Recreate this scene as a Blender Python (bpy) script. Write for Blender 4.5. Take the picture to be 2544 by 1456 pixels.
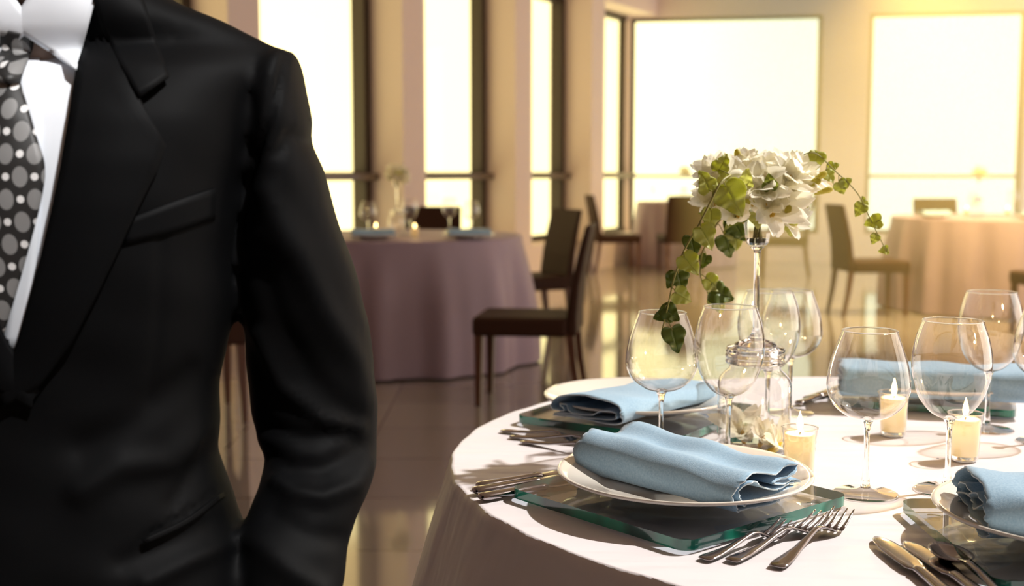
import bpy, math, random
import numpy as np
from mathutils import Vector, Matrix
from mathutils.bvhtree import BVHTree
random.seed(7)
PI = math.pi
for o in list(bpy.data.objects): bpy.data.objects.remove(o)
SC = bpy.context.scene
COL = SC.collection

# ------------------------------------------------------------------ camera
PITCH = math.radians(5.67); CAMH = 1.15
cam_d = bpy.data.cameras.new('camera'); cam = bpy.data.objects.new('camera', cam_d); COL.objects.link(cam)
cam.location = (0, 0, CAMH); cam.rotation_euler = (PI/2 - PITCH, 0, 0)
cam_d.sensor_width = 36; cam_d.lens = 3000/2544*36; cam_d.clip_start = .05; cam_d.clip_end = 500
cam_d.dof.use_dof = True; cam_d.dof.focus_distance = 1.40; cam_d.dof.aperture_fstop = 5.0
SC.camera = cam

# ------------------------------------------------------------------ world, sun, exposure
W = bpy.data.worlds.new('world'); SC.world = W; W.use_nodes = True
bg = W.node_tree.nodes['Background']; bg.inputs[0].default_value = (1.0, .87, .74, 1); bg.inputs[1].default_value = 2.75
sun_d = bpy.data.lights.new('sun', 'SUN'); sun = bpy.data.objects.new('sun', sun_d); COL.objects.link(sun)
sun_d.energy = 5.5; sun_d.angle = math.radians(1.2); sun_d.color = (1, .95, .87)
_az, _el = math.radians(22), math.radians(47)
sun.rotation_euler = Vector((math.cos(_el)*math.cos(_az), math.cos(_el)*math.sin(_az), math.sin(_el))).to_track_quat('Z', 'Y').to_euler()
SC.view_settings.view_transform = 'Standard'; SC.view_settings.look = 'None'
SC.view_settings.exposure = 0.0; SC.view_settings.gamma = 1; SC.view_settings.use_curve_mapping = False
cy = SC.cycles
cy.use_denoising = True; cy.max_bounces = 10; cy.diffuse_bounces = 4; cy.glossy_bounces = 4
cy.transmission_bounces = 8; cy.transparent_max_bounces = 40; cy.volume_bounces = 0
cy.caustics_reflective = False; cy.caustics_refractive = False; cy.sample_clamp_indirect = 6

# ------------------------------------------------------------------ materials
def lin(c):
    return tuple((x/255/12.92 if x/255 <= .04045 else ((x/255+.055)/1.055)**2.4) for x in c)
def mat(name, col, rough=.5, **k):
    m = bpy.data.materials.new(name); m.use_nodes = True
    b = m.node_tree.nodes['Principled BSDF']
    b.inputs['Base Color'].default_value = (*col, 1); b.inputs['Roughness'].default_value = rough
    for key, v in k.items():
        n = {'metal': 'Metallic', 'ior': 'IOR', 'spec': 'Specular IOR Level', 'sheen': 'Sheen Weight', 'coat': 'Coat Weight',
             'trans': 'Transmission Weight', 'sss': 'Subsurface Weight'}.get(key)
        if n: b.inputs[n].default_value = v
    return m
def bump(m, scale, strength, dist=.002, detail=4, stretch=(1, 1, 1), kind='noise'):
    nt = m.node_tree; b = nt.nodes['Principled BSDF']
    tc = nt.nodes.new('ShaderNodeTexCoord'); mp = nt.nodes.new('ShaderNodeMapping'); mp.inputs['Scale'].default_value = stretch
    if kind == 'noise':
        t = nt.nodes.new('ShaderNodeTexNoise'); t.inputs['Scale'].default_value = scale; t.inputs['Detail'].default_value = detail
    else:
        t = nt.nodes.new('ShaderNodeTexWave'); t.inputs['Scale'].default_value = scale; t.inputs['Distortion'].default_value = 1.5
    bp = nt.nodes.new('ShaderNodeBump'); bp.inputs['Strength'].default_value = strength; bp.inputs['Distance'].default_value = dist
    nt.links.new(tc.outputs['Object'], mp.inputs[0]); nt.links.new(mp.outputs[0], t.inputs['Vector'])
    nt.links.new(t.outputs[0], bp.inputs['Height']); nt.links.new(bp.outputs[0], b.inputs['Normal'])
    return t
def vary(m, c1, c2, scale, stretch=(1, 1, 1), detail=5, lo=.35, hi=.65):
    nt = m.node_tree; b = nt.nodes['Principled BSDF']
    tc = nt.nodes.new('ShaderNodeTexCoord'); mp = nt.nodes.new('ShaderNodeMapping'); mp.inputs['Scale'].default_value = stretch
    t = nt.nodes.new('ShaderNodeTexNoise'); t.inputs['Scale'].default_value = scale; t.inputs['Detail'].default_value = detail
    r = nt.nodes.new('ShaderNodeValToRGB'); r.color_ramp.elements[0].position = lo; r.color_ramp.elements[1].position = hi
    r.color_ramp.elements[0].color = (*c1, 1); r.color_ramp.elements[1].color = (*c2, 1)
    nt.links.new(tc.outputs['Object'], mp.inputs[0]); nt.links.new(mp.outputs[0], t.inputs['Vector'])
    nt.links.new(t.outputs[0], r.inputs[0]); nt.links.new(r.outputs[0], b.inputs['Base Color'])
def thin_glass(name, tint=(1, 1, 1), ior=1.5, gloss=1.0, rough=.0, twice=True, edge=None):
    """a thin sheet of clear glass: light passes straight through, the rest mirrors by Fresnel"""
    m = bpy.data.materials.new(name); m.use_nodes = True; nt = m.node_tree; nt.nodes.clear()
    out = nt.nodes.new('ShaderNodeOutputMaterial'); mx = nt.nodes.new('ShaderNodeMixShader')
    tr = nt.nodes.new('ShaderNodeBsdfTransparent'); gl = nt.nodes.new('ShaderNodeBsdfGlossy')
    lw = nt.nodes.new('ShaderNodeFresnel'); lw.inputs[0].default_value = ior
    ma = nt.nodes.new('ShaderNodeMath'); ma.operation = 'MULTIPLY'; ma.inputs[1].default_value = 1.9 if twice else 1.0; ma.use_clamp = True
    gm = nt.nodes.new('ShaderNodeNewGeometry'); mr = nt.nodes.new('ShaderNodeMapRange'); mr.inputs[3].default_value = ior; mr.inputs[4].default_value = 1/ior
    nt.links.new(gm.outputs['Backfacing'], mr.inputs[0]); nt.links.new(mr.outputs[0], lw.inputs[0])
    tr.inputs[0].default_value = (*tint, 1); gl.inputs[0].default_value = (gloss, gloss, gloss, 1); gl.inputs['Roughness'].default_value = rough
    nt.links.new(lw.outputs[0], ma.inputs[0]); nt.links.new(ma.outputs[0], mx.inputs[0])
    if edge:
        la = nt.nodes.new('ShaderNodeLayerWeight'); la.inputs[0].default_value = .5
        pw_ = nt.nodes.new('ShaderNodeMath'); pw_.operation = 'POWER'; pw_.inputs[1].default_value = 4
        mc = nt.nodes.new('ShaderNodeMix'); mc.data_type = 'RGBA'; mc.inputs['A'].default_value = (*tint, 1); mc.inputs['B'].default_value = (*edge, 1)
        nt.links.new(la.outputs['Facing'], pw_.inputs[0]); nt.links.new(pw_.outputs[0], mc.inputs['Factor']); nt.links.new(mc.outputs['Result'], tr.inputs[0])
    nt.links.new(tr.outputs[0], mx.inputs[1]); nt.links.new(gl.outputs[0], mx.inputs[2]); nt.links.new(mx.outputs[0], out.inputs[0])
    return m
def emis(name, col, s):
    m = bpy.data.materials.new(name); m.use_nodes = True; nt = m.node_tree; nt.nodes.clear()
    out = nt.nodes.new('ShaderNodeOutputMaterial'); e = nt.nodes.new('ShaderNodeEmission')
    e.inputs[0].default_value = (*col, 1); e.inputs[1].default_value = s; nt.links.new(e.outputs[0], out.inputs[0]); return m
def leafy(name, col, tcol, f=.4, rough=.45, col2=None, sc=60):
    """diffuse + translucent mix for petals and leaves"""
    m = mat(name, col, rough); nt = m.node_tree; b = nt.nodes['Principled BSDF']
    if col2: vary(m, col, col2, sc)
    t = nt.nodes.new('ShaderNodeBsdfTranslucent'); t.inputs[0].default_value = (*tcol, 1)
    mx = nt.nodes.new('ShaderNodeMixShader'); mx.inputs[0].default_value = f
    out = [n for n in nt.nodes if n.type == 'OUTPUT_MATERIAL'][0]
    nt.links.new(b.outputs[0], mx.inputs[1]); nt.links.new(t.outputs[0], mx.inputs[2]); nt.links.new(mx.outputs[0], out.inputs[0])
    return m

M = {}
M['plaster'] = mat('plaster', (.72, .60, .58), .75); bump(M['plaster'], 60, .15)
M['ceiling'] = mat('ceiling_paint', (.66, .56, .48), .8); bump(M['ceiling'], 40, .1)
M['frame'] = mat('bronze_frame', (.035, .02, .012), .5)
M['rail'] = mat('bronze_rail', (.12, .085, .06), .35)
M['pane'] = thin_glass('window_pane', (1, 1, .76), 1.3, .6, twice=False)
M['pane_amber'] = thin_glass('amber_tinted_pane', (1, .98, .72), 1.3, .6, twice=False)
# polished stone tiles
fm = mat('stone_tiles', (.2, .155, .125), .09, ior=2.2)
nt = fm.node_tree; b = nt.nodes['Principled BSDF']
tc = nt.nodes.new('ShaderNodeTexCoord'); br = nt.nodes.new('ShaderNodeTexBrick')
br.offset = 0; br.inputs['Scale'].default_value = 1.0; br.inputs['Mortar Size'].default_value = .004
br.inputs['Brick Width'].default_value = .6; br.inputs['Row Height'].default_value = .6
br.inputs['Color1'].default_value = (.27, .235, .215, 1); br.inputs['Color2'].default_value = (.315, .275, .25, 1); br.inputs['Mortar'].default_value = (.07, .055, .045, 1)
nz = nt.nodes.new('ShaderNodeTexNoise'); nz.inputs['Scale'].default_value = 2.2; nz.inputs['Detail'].default_value = 6
mp = nt.nodes.new('ShaderNodeMapRange'); mp.inputs[3].default_value = .03; mp.inputs[4].default_value = .11
nt.links.new(tc.outputs['Object'], br.inputs['Vector']); nt.links.new(br.outputs['Color'], b.inputs['Base Color'])
nt.links.new(tc.outputs['Object'], nz.inputs['Vector']); nt.links.new(nz.outputs[0], mp.inputs[0]); nt.links.new(mp.outputs[0], b.inputs['Roughness'])
M['floor'] = fm
M['cloth'] = mat('satin_cloth', (.80, .755, .80), .42, sheen=.2, spec=.45); bump(M['cloth'], 900, .12, .0006, 2)
_n = M['cloth'].node_tree; _tc = [n for n in _n.nodes if n.type == 'TEX_COORD'][0]; _b1 = [n for n in _n.nodes if n.type == 'BUMP'][0]
_mp = _n.nodes.new('ShaderNodeMapping'); _mp.inputs['Rotation'].default_value = (0, 0, .5); _mp.inputs['Scale'].default_value = (2.2, 9, 3)
_t2 = _n.nodes.new('ShaderNodeTexNoise'); _t2.inputs['Scale'].default_value = 1.0; _t2.inputs['Detail'].default_value = 3
_b2 = _n.nodes.new('ShaderNodeBump'); _b2.inputs['Strength'].default_value = 1.0; _b2.inputs['Distance'].default_value = .02
_n.links.new(_tc.outputs['Object'], _mp.inputs[0]); _n.links.new(_mp.outputs[0], _t2.inputs['Vector']); _n.links.new(_t2.outputs[0], _b2.inputs['Height']); _n.links.new(_b2.outputs[0], _b1.inputs['Normal'])
M['cloth_far'] = mat('mauve_satin_cloth', (.34, .25, .31), .6, sheen=.1)
M['wood'] = mat('reddish_dark_wood', (.085, .028, .014), .35)
M['leather'] = mat('dark_brown_leather', (.036, .014, .008), .6, spec=.14); bump(M['leather'], 250, .2)
M['tablewood'] = mat('table_wood', (.2, .12, .07), .5)
M['porcelain'] = mat('cream_porcelain', (.85, .79, .72), .12, coat=.6)
M['steel'] = mat('polished_steel', (.40, .365, .37), .12, metal=1); bump(M['steel'], 30, .05)
M['napkin'] = mat('pale_blue_linen', (.30, .44, .56), .9, sheen=.35)
vary(M['napkin'], (.25, .42, .60), (.36, .54, .70), 420, (1, 1, 1), 3, .3, .7); bump(M['napkin'], 1300, .5, .0006, 2)
M['napkin_edge'] = mat('frayed_linen_edge', (.66, .77, .86), .9)
M['glass'] = thin_glass('clear_glass', (.99, .985, .975), 1.58, edge=(.40, .33, .28))
M['glass_solid'] = mat('solid_glass', (1, .985, .97), .0, trans=1.0, ior=1.48)
M['matglass'] = thin_glass('mat_glass', (.84, .88, .92), 1.52, twice=False)
M['green'] = mat('green_glass_edge', (.01, .20, .14), .12, coat=.8)
vary(M['green'], (.004, .06, .055), (.01, .26, .17), 16, (1, 1, .2), 2, .42, .62)
M['wax'] = leafy('cream_wax', (.98, .91, .74), (1, .93, .72), .6, .5)
M['wick'] = mat('wick', (.02, .015, .01), .9)
M['flame'] = emis('candle_flame', (1, .68, .26), 9)
_n = M['flame'].node_tree; _a = _n.nodes.new('ShaderNodeAddShader'); _t = _n.nodes.new('ShaderNodeBsdfTransparent')
_e = [n for n in _n.nodes if n.type == 'EMISSION'][0]; _q = [n for n in _n.nodes if n.type == 'OUTPUT_MATERIAL'][0]
_n.links.new(_e.outputs[0], _a.inputs[0]); _n.links.new(_t.outputs[0], _a.inputs[1]); _n.links.new(_a.outputs[0], _q.inputs[0])
M['petal'] = leafy('white_petal', (.95, .92, .80), (1, .97, .82), .6, .5)
M['petal_c'] = leafy('yellow_throat', (.85, .62, .10), (.9, .65, .1), .4, .5)
M['bud'] = leafy('yellow_green_bud', (.62, .58, .12), (.8, .7, .1), .4, .5)
M['leaf'] = leafy('pale_ivy_leaf', (.44, .48, .12), (.80, .82, .16), .5, .4, (.60, .60, .26), 90)
M['leaf_d'] = leafy('dark_ivy_leaf', (.11, .16, .03), (.36, .40, .05), .4, .35, (.18, .24, .055), 90)
M['vine'] = mat('vine_stem', (.34, .31, .08), .5)
M['suit'] = mat('black_wool', (.0014, .0016, .0020), .66, spec=.12); bump(M['suit'], 1400, .25, .0005, 2)
M['lapel'] = mat('black_wool_lapel', (.002, .0023, .0028), .62, spec=.11); bump(M['lapel'], 1400, .25, .0005, 2)
M['shirt'] = mat('white_shirt', (.80, .84, .90), .7); bump(M['shirt'], 900, .2, .0004, 2)
M['skin'] = mat('skin', (.30, .22, .18), .5)
M['hair'] = mat('dark_hair', (.02, .018, .016), .5)
M['shoe'] = mat('black_shoe', (.01, .01, .01), .2)
M['chrome'] = mat('white_enamel', (.8, .8, .78), .4)
# tie: grey ovals and small white dots on black, laid out in the tie's own surface coordinates
tm = mat('dotted_tie', (.02, .02, .02), .5); nt = tm.node_tree; b = nt.nodes['Principled BSDF']
uv = nt.nodes.new('ShaderNodeUVMap'); uv.uv_map = 'UVMap'
def dots(off, rx, ry):
    ad = nt.nodes.new('ShaderNodeVectorMath'); ad.operation = 'ADD'; ad.inputs[1].default_value = (*off, 0)
    fr = nt.nodes.new('ShaderNodeVectorMath'); fr.operation = 'FRACTION'
    sb = nt.nodes.new('ShaderNodeVectorMath'); sb.operation = 'SUBTRACT'; sb.inputs[1].default_value = (.5, .5, 0)
    dv = nt.nodes.new('ShaderNodeVectorMath'); dv.operation = 'MULTIPLY'; dv.inputs[1].default_value = (1/rx, 1/ry, 0)
    ln = nt.nodes.new('ShaderNodeVectorMath'); ln.operation = 'LENGTH'
    lt = nt.nodes.new('ShaderNodeMath'); lt.operation = 'LESS_THAN'; lt.inputs[1].default_value = 1
    nt.links.new(uv.outputs[0], ad.inputs[0]); nt.links.new(ad.outputs[0], fr.inputs[0]); nt.links.new(fr.outputs[0], sb.inputs[0])
    nt.links.new(sb.outputs[0], dv.inputs[0]); nt.links.new(dv.outputs[0], ln.inputs[0]); nt.links.new(ln.outputs['Value'], lt.inputs[0])
    return lt.outputs[0]
def mixc(f, a, bb):
    x = nt.nodes.new('ShaderNodeMix'); x.data_type = 'RGBA'; nt.links.new(f, x.inputs['Factor'])
    if isinstance(a, tuple): x.inputs['A'].default_value = (*a, 1)
    else: nt.links.new(a, x.inputs['A'])
    x.inputs['B'].default_value = (*bb, 1); return x.outputs['Result']
c = mixc(dots((0, 0), .27, .23), (.018, .018, .018), (.22, .22, .22))
c = mixc(dots((.5, .5), .27, .23), c, (.22, .22, .22))
c = mixc(dots((.5, 0), .13, .085), c, (.75, .75, .75)); c = mixc(dots((0, .5), .13, .085), c, (.75, .75, .75))
nt.links.new(c, b.inputs['Base Color'])
M['tie'] = tm

# ------------------------------------------------------------------ helpers
class MB:
    def __init__(s): s.v = []; s.f = []; s.mi = []; s.uv = None
    def add(s, vs, fs, mi=0):
        n = len(s.v); s.v += [tuple(p) for p in vs]; s.f += [tuple(i+n for i in f) for f in fs]; s.mi += [mi]*len(fs); return s
    def box(s, c, d, rz=0, mi=0, taper=1.0):
        x, y, z = (a/2 for a in d); R = Matrix.Rotation(rz, 3, 'Z'); vs = []
        for k, t in ((-z, taper), (z, 1)):
            for i, j in ((-x, -y), (x, -y), (x, y), (-x, y)):
                vs.append(R @ Vector((i*t, j*t, k)) + Vector(c))
        return s.add(vs, [(0, 3, 2, 1), (4, 5, 6, 7), (0, 1, 5, 4), (1, 2, 6, 5), (2, 3, 7, 6), (3, 0, 4, 7)], mi)
    def lathe(s, prof, n=32, c=(0, 0, 0), mi=0, mod=None):
        vs = []; fs = []
        for (r, z) in prof:
            for k in range(n):
                a = 2*PI*k/n; rr = r*(mod(a, z) if mod else 1)
                vs.append((c[0]+rr*math.cos(a), c[1]+rr*math.sin(a), c[2]+z))
        for i in range(len(prof)-1):
            for k in range(n):
                k2 = (k+1) % n; fs.append((i*n+k, i*n+k2, (i+1)*n+k2, (i+1)*n+k))
        return s.add(vs, fs, mi)
    def tube(s, path, rad, n=10, mi=0, flat=None, cap=True):
        P = [Vector(p) for p in path]; vs = []; fs = []
        if not hasattr(rad, '__len__'): rad = [rad]*len(P)
        up = Vector((0, 0, 1))
        for i, p in enumerate(P):
            t = (P[min(i+1, len(P)-1)] - P[max(i-1, 0)]).normalized()
            u = t.cross(up)
            if u.length < 1e-3: u = t.cross(Vector((0, 1, 0)))
            u.normalize(); w = u.cross(t); r = rad[i]
            for k in range(n):
                a = 2*PI*k/n
                q = u*math.cos(a)*(r if not hasattr(r, '__len__') else r[0]) + w*math.sin(a)*(r if not hasattr(r, '__len__') else r[1])
                vs.append(p+q)
        for i in range(len(P)-1):
            for k in range(n):
                k2 = (k+1) % n; fs.append((i*n+k, i*n+k2, (i+1)*n+k2, (i+1)*n+k))
        if cap: fs.append(tuple(range(n))[::-1]); fs.append(tuple((len(P)-1)*n+k for k in range(n)))
        return s.add(vs, fs, mi)
    def rings(s, R, closed=True, cap=True, mi=0):
        n = len(R[0]); vs = [p for r in R for p in r]; fs = []
        for i in range(len(R)-1):
            for k in range(n if closed else n-1):
                k2 = (k+1) % n; fs.append((i*n+k, i*n+k2, (i+1)*n+k2, (i+1)*n+k))
        if cap: fs.append(tuple(range(n))[::-1]); fs.append(tuple((len(R)-1)*n+k for k in range(n)))
        return s.add(vs, fs, mi)
    def prism(s, poly, z0, z1, mi_top=0, mi_side=0):
        n = len(poly); vs = [(x, y, z0) for x, y in poly]+[(x, y, z1) for x, y in poly]
        s.add(vs, [tuple(range(n))[::-1], tuple(range(n, 2*n))], mi_top)
        b0 = len(s.v)-2*n
        for k in range(n):
            s.f.append((b0+k, b0+(k+1) % n, b0+n+(k+1) % n, b0+n+k)); s.mi.append(mi_side)
        return s
    def build(s, name, m, parent=None, smooth=True, bevel=0, solid=0, sub=0, off=None, solid_off=0, auto=None):
        me = bpy.data.meshes.new(name)
        vs = s.v if off is None else [(x-off[0], y-off[1], z-off[2]) for x, y, z in s.v]
        me.from_pydata(vs, [], s.f); me.update()
        ms = m if isinstance(m, (list, tuple)) else [m]
        for q in ms: me.materials.append(q)
        for p, i in zip(me.polygons, s.mi): p.material_index = i; p.use_smooth = smooth
        if s.uv:
            u = me.uv_layers.new(name='UVMap')
            for l in me.loops: u.data[l.index].uv = s.uv[l.vertex_index]
        if auto is not None:
            me.set_sharp_from_angle(angle=math.radians(auto))
        o = bpy.data.objects.new(name, me); COL.objects.link(o)
        if parent: o.parent = parent
        if solid: q = o.modifiers.new('s', 'SOLIDIFY'); q.thickness = solid; q.offset = solid_off
        if bevel: q = o.modifiers.new('b', 'BEVEL'); q.width = bevel; q.segments = 2; q.limit_method = 'ANGLE'; q.angle_limit = .6
        if sub: q = o.modifiers.new('u', 'SUBSURF'); q.levels = sub; q.render_levels = sub
        return o

def tag(o, label, cat, group=None):
    o['label'] = label; o['category'] = cat
    if group: o['group'] = group
    return o
def thing(name, label, cat, loc=(0, 0, 0), rz=0, group=None):
    o = bpy.data.objects.new(name, None); COL.objects.link(o); o.location = loc; o.rotation_euler = (0, 0, rz)
    o.empty_display_size = .05
    return tag(o, label, cat, group)
def struct(o): o['kind'] = 'structure'; return o
KIDS = lambda o: [c for c in bpy.data.objects if c.parent == o]
def dup(root, loc, rz=None, label=None, group=None, scale=None):
    def rec(o, parent):
        c = o.copy(); COL.objects.link(c); c.parent = parent
        for ch in KIDS(o): rec(ch, c)
        return c
    r = rec(root, None); r.location = loc
    if rz is not None: r.rotation_euler = (0, 0, rz)
    if label: r['label'] = label
    if group: r['group'] = group
    if scale: r.scale = (scale,)*3
    return r
def ray(px, py):
    u = (px-1272)/3000; v = (728-py)/3000
    return Vector((u, math.cos(PITCH)+v*math.sin(PITCH), -math.sin(PITCH)+v*math.cos(PITCH)))
def Q(px, py, y):
    d = ray(px, py); t = y/d.y; return Vector((d.x*t, y, CAMH+d.z*t))
def T(px, py, z=.75):
    d = ray(px, py); t = (z-CAMH)/d.z; return Vector((d.x*t, d.y*t, z))
def cr(pts, k=8):
    """Catmull-Rom through points"""
    P = [Vector(p) for p in pts]; P = [2*P[0]-P[1]]+P+[2*P[-1]-P[-2]]; out = []
    for i in range(1, len(P)-2):
        for j in range(k):
            t = j/k; a, b_, c_, d = P[i-1], P[i], P[i+1], P[i+2]
            out.append(.5*((2*b_)+(-a+c_)*t+(2*a-5*b_+4*c_-d)*t*t+(-a+3*b_-3*c_+d)*t**3))
    out.append(P[-2]); return out

# ------------------------------------------------------------------ the room
# left wall: oblique line of windows between deep piers
ang_l = math.atan2(.875, .485); dl = Vector((math.cos(ang_l), math.sin(ang_l), 0)); nl = Vector((dl.y, -dl.x, 0))
A0 = Vector((1.52, 16.3, 0))
def lw(s, p, z): q = A0 + dl*s + nl*p; return (q.x, q.y, z)     # s along the wall (negative = towards the camera side), p into the room
def lbox(mb, s0, s1, p0, p1, z0, z1, mi=0):
    c = lw((s0+s1)/2, (p0+p1)/2, (z0+z1)/2); return mb.box(c, (abs(s1-s0), abs(p1-p0), abs(z1-z0)), ang_l, mi)
OUT = [lw(-23, -.1, 0)[:2], lw(.1, -.1, 0)[:2], (1.6, 16.4), (7.9, 15.3), (7.9, 7.1), (4.63, 7.1), (4.63, -3.2), (-9.1, -3.2)][::-1]
struct(MB().prism(OUT, -.1, 0).build('floor', M['floor'], smooth=False))
# ceiling with an unseen roof opening added so sun reaches the front table
cm_ = MB(); SX0, SX1, SY0, SY1 = 2.5, 4.45, 1.7, 3.9
cm_.box((4.61-(4.63-SX1)/2, 1.95+.0, 3.95), (4.63-SX1+.02, 10.3, .1))          # strip right of the added roof opening
cm_.box(((SX0-9.1)/2, -.0+(SY0-3.2)/2, 3.95), (SX0+9.1, SY0+3.2, .1)); cm_.box(((SX0+SX1)/2, (SY0-3.2)/2, 3.95), (SX1-SX0, SY0+3.2, .1))
cm_.box(((SX0-9.1)/2, (SY0+SY1)/2, 3.95), (SX0+9.1, SY1-SY0, .1)); cm_.box((-.6, (SY1+16.4)/2, 3.95), (17, 16.4-SY1, .1))
struct(cm_.build('ceiling', M['ceiling'], smooth=False))
rl = bpy.data.objects.new('window_8', None); COL.objects.link(rl); rl.location = ((SX0+SX1)/2, (SY0+SY1)/2, 4.0); struct(rl)  # frame and pane for the added roof opening
_f = MB()
for y_ in (-1.07, 1.07): _f.box((0, y_, .05), (2.0, .06, .1))
for x_ in (-.97, .97): _f.box((x_, 0, .05), (.06, 2.2, .1))
_f.build('window_frame', M['frame'], rl, smooth=False)
MB().box((0, 0, .06), (1.9, 2.1, .006)).build('pane', thin_glass('added_roof_pane', (1, 1, 1), 1.3, .6, twice=False), rl, smooth=False)
near = [-10.5, -8.20, -5.95, -3.87, -2.02]     # near side faces of the piers
pw = [.35]*2+[.36, .36, .36]
wl = MB()
lbox(wl, -23, 0.1, -.1, .45, 0, .37); lbox(wl, -23, 0.1, -.1, .45, 3.2, 3.9)
lbox(wl, -23, -9.9, -.1, .45, .37, 3.2)
for s, w in zip(near, pw): lbox(wl, s, s+w, -.1, .45, .37, 3.2)
struct(wl.build('wall_left', M['plaster'], smooth=False))
for k, s in enumerate(near):
    s0 = s+pw[k]; s1 = near[k+1] if k < len(near)-1 else -.06
    wn = bpy.data.objects.new('window_%d' % (k+1), None); COL.objects.link(wn); wn.location = lw((s0+s1)/2, 0, .37); struct(wn)
    o_ = wn.location
    f = MB()
    for a, b_ in ((s0, s0+.06), (s1-.10, s1)): lbox(f, a, b_, -.04, .10, .37, 3.2)
    lbox(f, s0, s1, -.04, .08, .37, .43); lbox(f, s0, s1, -.04, .08, 3.14, 3.2); lbox(f, s0, s1, -.04, .06, 1.09, 1.16)
    f.build('window_frame', M['frame'], wn, smooth=False, off=o_)
    lbox(MB(), s0+.06, s1-.10, .0, .006, .43, 3.14).build('pane', M['pane_amber'], wn, smooth=False, off=o_)
    r = MB(); lbox(r, s0, s1, .13, .19, 1.085, 1.15); r.build('rail', M['rail'], wn, smooth=False, off=o_, bevel=.01)
# back wall
B0 = Vector((1.52, 16.16, 0)); B1 = Vector((7.75, 15.11, 0)); db = (B1-B0).normalized(); nb = Vector((db.y, -db.x, 0)); ang_b = math.atan2(db.y, db.x)
def bbox(mb, s0, s1, p0, p1, z0, z1, mi=0):
    q = B0+db*(s0+s1)/2+nb*(p0+p1)/2; return mb.box((q.x, q.y, (z0+z1)/2), (abs(s1-s0), abs(p1-p0), abs(z1-z0)), ang_b, mi)
wb = MB(); L = (B1-B0).length
bbox(wb, -.05, L+.1, -.2, .05, 0, .37); bbox(wb, -.05, L+.1, -.2, .05, 3.17, 3.9)
wins = [(.05, 2.5), (3.08, 4.98)]
bbox(wb, -.02, .05, -.2, .05, .37, 3.17); bbox(wb, 2.5, 3.08, -.2, .05, .37, 3.17); bbox(wb, 4.98, L+.1, -.2, .05, .37, 3.17)
struct(wb.build('wall_back', M['plaster'], smooth=False))
for k, (s0, s1) in enumerate(wins):
    wn = bpy.data.objects.new('window_%d' % (len(near)+1+k), None); COL.objects.link(wn); wn.location = B0+db*(s0+s1)/2+Vector((0, 0, .37)); struct(wn)
    f = MB()
    for a, b_ in ((s0, s0+.05), (s1-.05, s1)): bbox(f, a, b_, -.1, .0, .37, 3.17)
    bbox(f, s0, s1, -.1, .0, .37, .42); bbox(f, s0, s1, -.1, .0, 3.13, 3.17); bbox(f, s0, s1, -.1, .0, 1.09, 1.13)
    f.build('window_frame', M['frame'], wn, smooth=False, off=wn.location)
    bbox(MB(), s0+.05, s1-.05, -.06, -.054, .42, 3.13).build('pane', M['pane'], wn, smooth=False, off=wn.location)
# right side: alcove wall, step wall, big terrace opening near the camera
wq = MB(); wq.box((7.75, 11.2, .15), (.2, 8.2, .3)); wq.box((7.75, 11.2, 3.8), (.2, 8.2, .2))  # alcove wall openings added to let sun into the haze
for y_ in (7.2, 11.1, 15.2): wq.box((7.75, y_, 2), (.2, .3, 3.4))
struct(wq.build('wall_right_far', M['plaster'], smooth=False))
struct(MB().box((6.1, 7.2, 1.95), (3.3, .2, 3.9)).build('wall_right_step', M['plaster'], smooth=False))
wr = MB(); wr.box((4.5, 2.5, 3.81), (.25, 9.5, .18)); wr.box((4.5, 6.1, 1.86), (.25, 2.2, 3.72)); wr.box((4.5, -1.2, 1.86), (.25, 4.0, 3.72)); wr.box((4.5, 2.5, .05), (.25, 9.5, .1))
struct(wr.build('wall_right', M['plaster'], smooth=False))
wf = MB(); wf.box((-3.2, -3.1, 1.95), (15.6, .2, 3.9))
struct(wf.build('wall_rear', M['plaster'], smooth=False))
# tinted haze volume added to stand in for the golden lens-flare glow
hm = bpy.data.materials.new('flare_glow_haze'); hm.use_nodes = True; nt = hm.node_tree; nt.nodes.clear()
_o = nt.nodes.new('ShaderNodeOutputMaterial'); _v = nt.nodes.new('ShaderNodeVolumeScatter')
_v.inputs['Color'].default_value = (1, .78, .35, 1); _v.inputs['Density'].default_value = .14; _v.inputs['Anisotropy'].default_value = .38
nt.links.new(_v.outputs[0], _o.inputs['Volume'])
hz = MB().box((4.7, 11.1, 1.95), (5.9, 7.4, 3.86)).build('flare_glow_haze', hm, smooth=False); hz['kind'] = 'stuff'
tag(hz, 'added golden haze giving the lens-flare glow before the two big back windows', 'haze')
# unseen spotlights added to brighten the haze, the far tables and the shirt
def spot(x, y, target, power, size, lab, blend=.6, col=(1, .95, .88), soft=.05):
    t = thing('added_spotlight', lab, 'added light', (x, y, 3.9))
    MB().lathe([(.05, 0), (.075, 0), (.075, -.012), (.055, -.02), (.05, -.09), (.045, -.09), (.045, -.01)], 24).build('added_housing', M['chrome'], t)
    ld = bpy.data.lights.new('added_spot_lamp', 'SPOT'); lo = bpy.data.objects.new('added_spot_lamp', ld); COL.objects.link(lo); lo.parent = t
    lo.location = (0, 0, -.1); ld.energy = power; ld.spot_size = math.radians(size); ld.spot_blend = blend; ld.shadow_soft_size = soft; ld.color = col
    lo.rotation_euler = (Vector(target)-Vector((x, y, 3.8))).to_track_quat('-Z', 'Y').to_euler()
spot(3.7, 8.7, (3.8, 10.0, .5), 3400, 100, 'added amber spotlight brightening the haze and the right back table', blend=1, col=(1, .62, .18))  # added lamp, warms the haze and the far table
spot(4.3, 12.9, (4.0, 13.3, .5), 1700, 110, 'added amber spotlight brightening the haze between the right back table and the windows', blend=1, col=(1, .62, .18))
spot(1.15, -.6, (-.40, 1.0, 1.22), 780, 17, 'added white spotlight brightening the shirt of the man in the suit', col=(1, .98, .96))  # added lamp, brightens shirt and collar

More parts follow.
